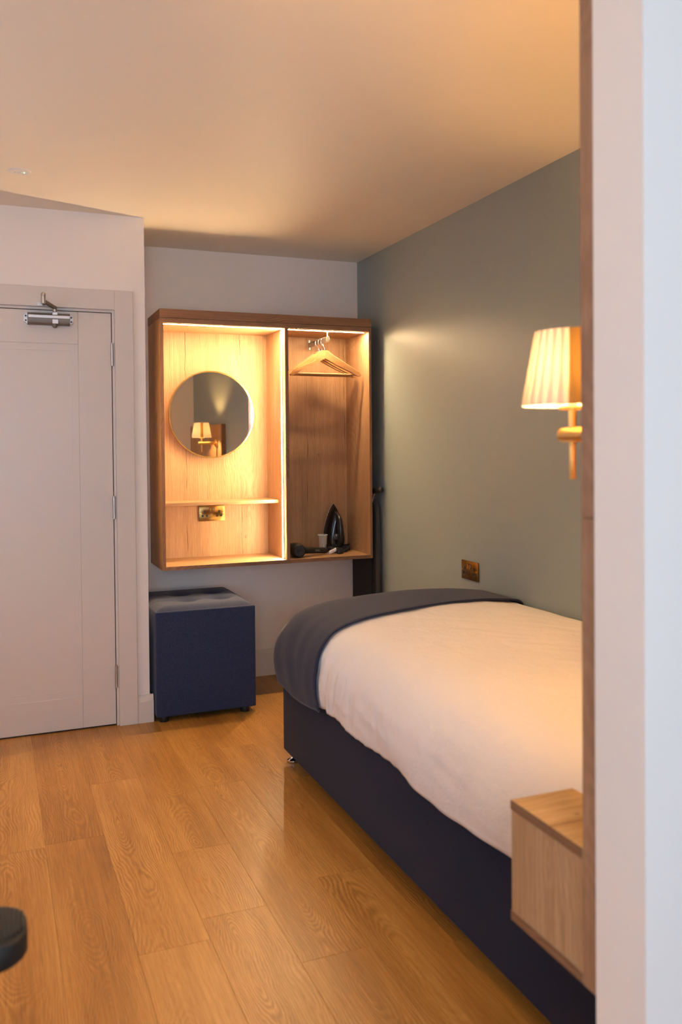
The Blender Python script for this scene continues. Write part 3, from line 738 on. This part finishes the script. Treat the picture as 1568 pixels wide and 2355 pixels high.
grid(bm, [[rs(i / NU2 * .985, j / NV2, .012) for i in range(NU2 + 1)] for j in range(NV2 + 1)])
rn = obj('bed_runner', bm, M_runner, None, 180, origin=(1.56, 3.1, .36))
md = rn.modifiers.new('thick', 'SOLIDIFY'); md.thickness = .006; md.offset = -1
tag(rn, 'dark navy wool runner folded across the foot of the bed', 'bed runner')
bm = B(); tube(bm, [rs(i / NU2 * .985, 0, .0105) for i in range(NU2 + 1)], .0042, 8)
obj('piping', bm, M_pipe, rn, 180)

# ------------------------------------------------------------------ headboard, bedside box, lamps
hb = thing('headboard_panel', 'tall oak headboard panel fixed to the white stub wall', 'headboard', (1.30, 1.096, .452))
bxo('lower_board', M_head, hb, .856, 1.760, 1.0805, 1.112, .452, 1.1955, bev=.0008)
bxo('upper_board', M_head, hb, .856, 1.760, 1.0805, 1.112, 1.1965, 2.400, bev=.0008)

ns = thing('bedside_box', 'small floating oak bedside box beside the bed head', 'bedside table', (.925, 1.21, .454))
nx0, nx1, ny0, ny1, nz0, nz1 = .856, .991, 1.1125, 1.316, .454, .671
bxo('top_panel', M_oaktop_lit, ns, nx0, nx1, ny0, ny1, nz1 - .017, nz1, bev=.0006)
bxo('bottom_panel', M_oakx, ns, nx0, nx1, ny0, ny1, nz0, nz0 + .017, bev=.0006)
bxo('side_panel', M_oakside, ns, nx0 + .0012, nx0 + .017, ny0, ny1 - .0005, nz0 + .0172, nz1 - .0172)
bxo('side_panel', M_oakside, ns, nx1 - .017, nx1, ny0, ny1 - .0005, nz0 + .0172, nz1 - .0172)
for a, b_ in ((nz1 - .017, nz1), (nz0, nz0 + .017)):
    bxo('edge_band', M_edge_y, ns, nx0 - .0008, nx0 - .0001, ny0, ny1, a, b_)
bxo('front_panel', M_oakz, ns, nx0 + .0175, nx1 - .0175, ny1 - .018, ny1, nz0 + .0172, nz1 - .0172, bev=.0006)

sp_ = thing('side_headboard', 'low oak panel on the green wall beside the bed, reflected in the mirror', 'wall panel', (2.01, 1.6, .72))
bxo('board', M_oakside, sp_, 1.994, GX - .0005, 1.0805, 2.085, .72, 1.517)
bxo('edge_band', M_edge_z, sp_, 1.990, GX - .0005, 2.085, 2.103, .72, 1.517)

def wall_lamp(name, label, group):
    """local frame: wall plane y = 0, arm along -Y... the arm reaches out to y = -.17"""
    s = thing(name, label, 'wall lamp', (0, 0, 0), group)
    bm = B(); lathe(bm, [(.0001, 0), (.034, 0), (.034, -.010), (.031, -.014), (.0001, -.014)], (0, 0, 0), 36, 'Y'); obj('backplate', bm, M_brass, s, 40, local=True)
    bm = B(); lathe(bm, [(.0001, -.012), (.0132, -.012), (.0132, -.160), (.0122, -.1655), (.009, -.168), (.0001, -.1685)], (0, 0, 0), 28, 'Y'); obj('arm', bm, M_brass, s, 40, local=True)
    bm = B(); cyl(bm, (0, -.136, .008), (0, -.136, .046), .0068, seg=20); obj('stem', bm, M_brass, s, 40, local=True)
    bm = B(); cyl(bm, (0, -.136, -.078), (0, -.136, -.008), .0056, seg=18, bev=.001); obj('lower_rod', bm, M_brass, s, 40, local=True)
    bm = B(); lathe(bm, [(.0205, .044), (.024, .044), (.0245, .046), (.024, .0500), (.0205, .0500), (.0205, .044)], (0, -.136, 0), 32); obj('collar', bm, M_brass, s, 40, local=True)
    z0, z1, r0, r1 = .0505, .180, .0865, .064
    NP = 54
    bm = B(); prof = [(r0 + (r1 - r0) * k / 8, z0 + (z1 - z0) * k / 8) for k in range(9)]
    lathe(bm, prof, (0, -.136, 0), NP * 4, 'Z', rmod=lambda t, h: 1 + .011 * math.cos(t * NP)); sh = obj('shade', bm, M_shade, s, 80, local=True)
    for SEAM in (58, 195):
        bm = B(); rows = []
        for k in range(9):
            r, z = prof[k]; r = r * 1.014 + .0004
            rows.append([Vector((r * math.cos(a), -.136 + r * math.sin(a), z)) for a in [math.radians(SEAM - 9 + 18 * i / 6) for i in range(7)]])
        grid(bm, rows); obj('seam', bm, M_seam, sh, 180, local=True)
    bm = B(); cyl(bm, (0, -.136, .0455), (0, -.136, .089), .0085, seg=16); obj('lamp_holder', bm, M_white, s, 40, local=True)
    bm = B(); ball(bm, (0, -.136, .112), .0165, .0165, .024, 18); obj('bulb', bm, M_bulb, s, 180, local=True)
    for k in range(3):
        a = 2 * PI * k / 3 + .4
        if k == 0: bm = B()
        tube(bm, [(0.012 * math.cos(a), -.136 + .012 * math.sin(a), .056), (r0 * .985 * math.cos(a), -.136 + r0 * .985 * math.sin(a), z0 + .003)], .0011, 6)
    obj('shade_carrier', bm, M_brass, s, 40, local=True)
    return s
# local -Y is the direction the arm points; lamp on the headboard points to +Y (turned by 180), the other to -X (turned by -90)
l1 = wall_lamp('wall_lamp', 'brass wall lamp with pleated cream shade above the bedside box', 'brass wall lamps')
l1.location = (.943, 1.112, 1.328); l1.rotation_euler = (0, 0, PI)
dup(l1, (1.990, 1.955, 1.350), -PI / 2, 'brass wall lamp on the low side panel, seen in the round mirror')

dup(l1, (XL, 1.35, 1.70), PI / 2, 'added brass fill lamp on the left wall before the added window, out of the picture')  # this lamp and the next are unseen, added for warm fill
dup(l1, (XL, 3.35, 1.70), PI / 2, 'added brass fill lamp on the left wall beyond the added window, out of the picture')

# ------------------------------------------------------------------ chair beside the camera: only the tip of one armrest reaches the picture
ch = thing('armchair', 'black armchair with ribbed armrest pad at the lower left', 'chair', (-.30, 1.06, 0))
cs = (-.55, -.05, .82, 1.27)
bm = B(); box(bm, -.56, -.06, .83, 1.28, .40, .47, .02, 3); obj('seat', bm, M_blackmat, ch, 50)
bm = B(); box(bm, -.62, -.56, .83, 1.28, .44, .86, .02, 3); obj('backrest', bm, M_blackmat, ch, 50)
for yy in (.765, 1.340):
    bm = B(); pts = []
    w = .062; r = .05
    o_ = rr(-.56, .036, yy - w, yy + w, r, 6)
    n = len(o_); lay = []
    for z, d in ((.576, .008), (.579, .003), (.584, 0), (.612, 0), (.617, .003), (.620, .010)):
        lay.append([Vector((x - d * (1 if x > -.26 else -1), y - d * (1 if y > yy else -1), z)) for x, y in o_])
    loft(bm, lay); pad = obj('armrest', bm, M_blackmat, ch, 40)
    for k in range(18):
        x = .029 - k * .0062; dx = max(0, x - (.036 - r)); hl = (w - r) + math.sqrt(max(0, r * r - dx * dx)) - .013
        bm = B(); tube(bm, [(x, yy - hl, .6188), (x, yy - hl + .004, .6200), (x, yy + hl - .004, .6200), (x, yy + hl, .6188)], .0023, 6); obj('rib', bm, M_blackmat, pad, 60)
    bm = B(); box(bm, -.33, -.28, yy - .015, yy + .015, .43, .577); box(bm, -.33, -.28, min(yy, .82 if yy < 1 else 1.27), max(yy, .84 if yy < 1 else 1.29), .42, .44); obj('arm_support', bm, M_black, ch)
for xx in (-.53, -.09):
    for yy in (.86, 1.25):
        bm = B(); cyl(bm, (xx, yy, 0), (xx, yy, .41), .014, .018, 14); obj('leg', bm, M_black, ch, 40)
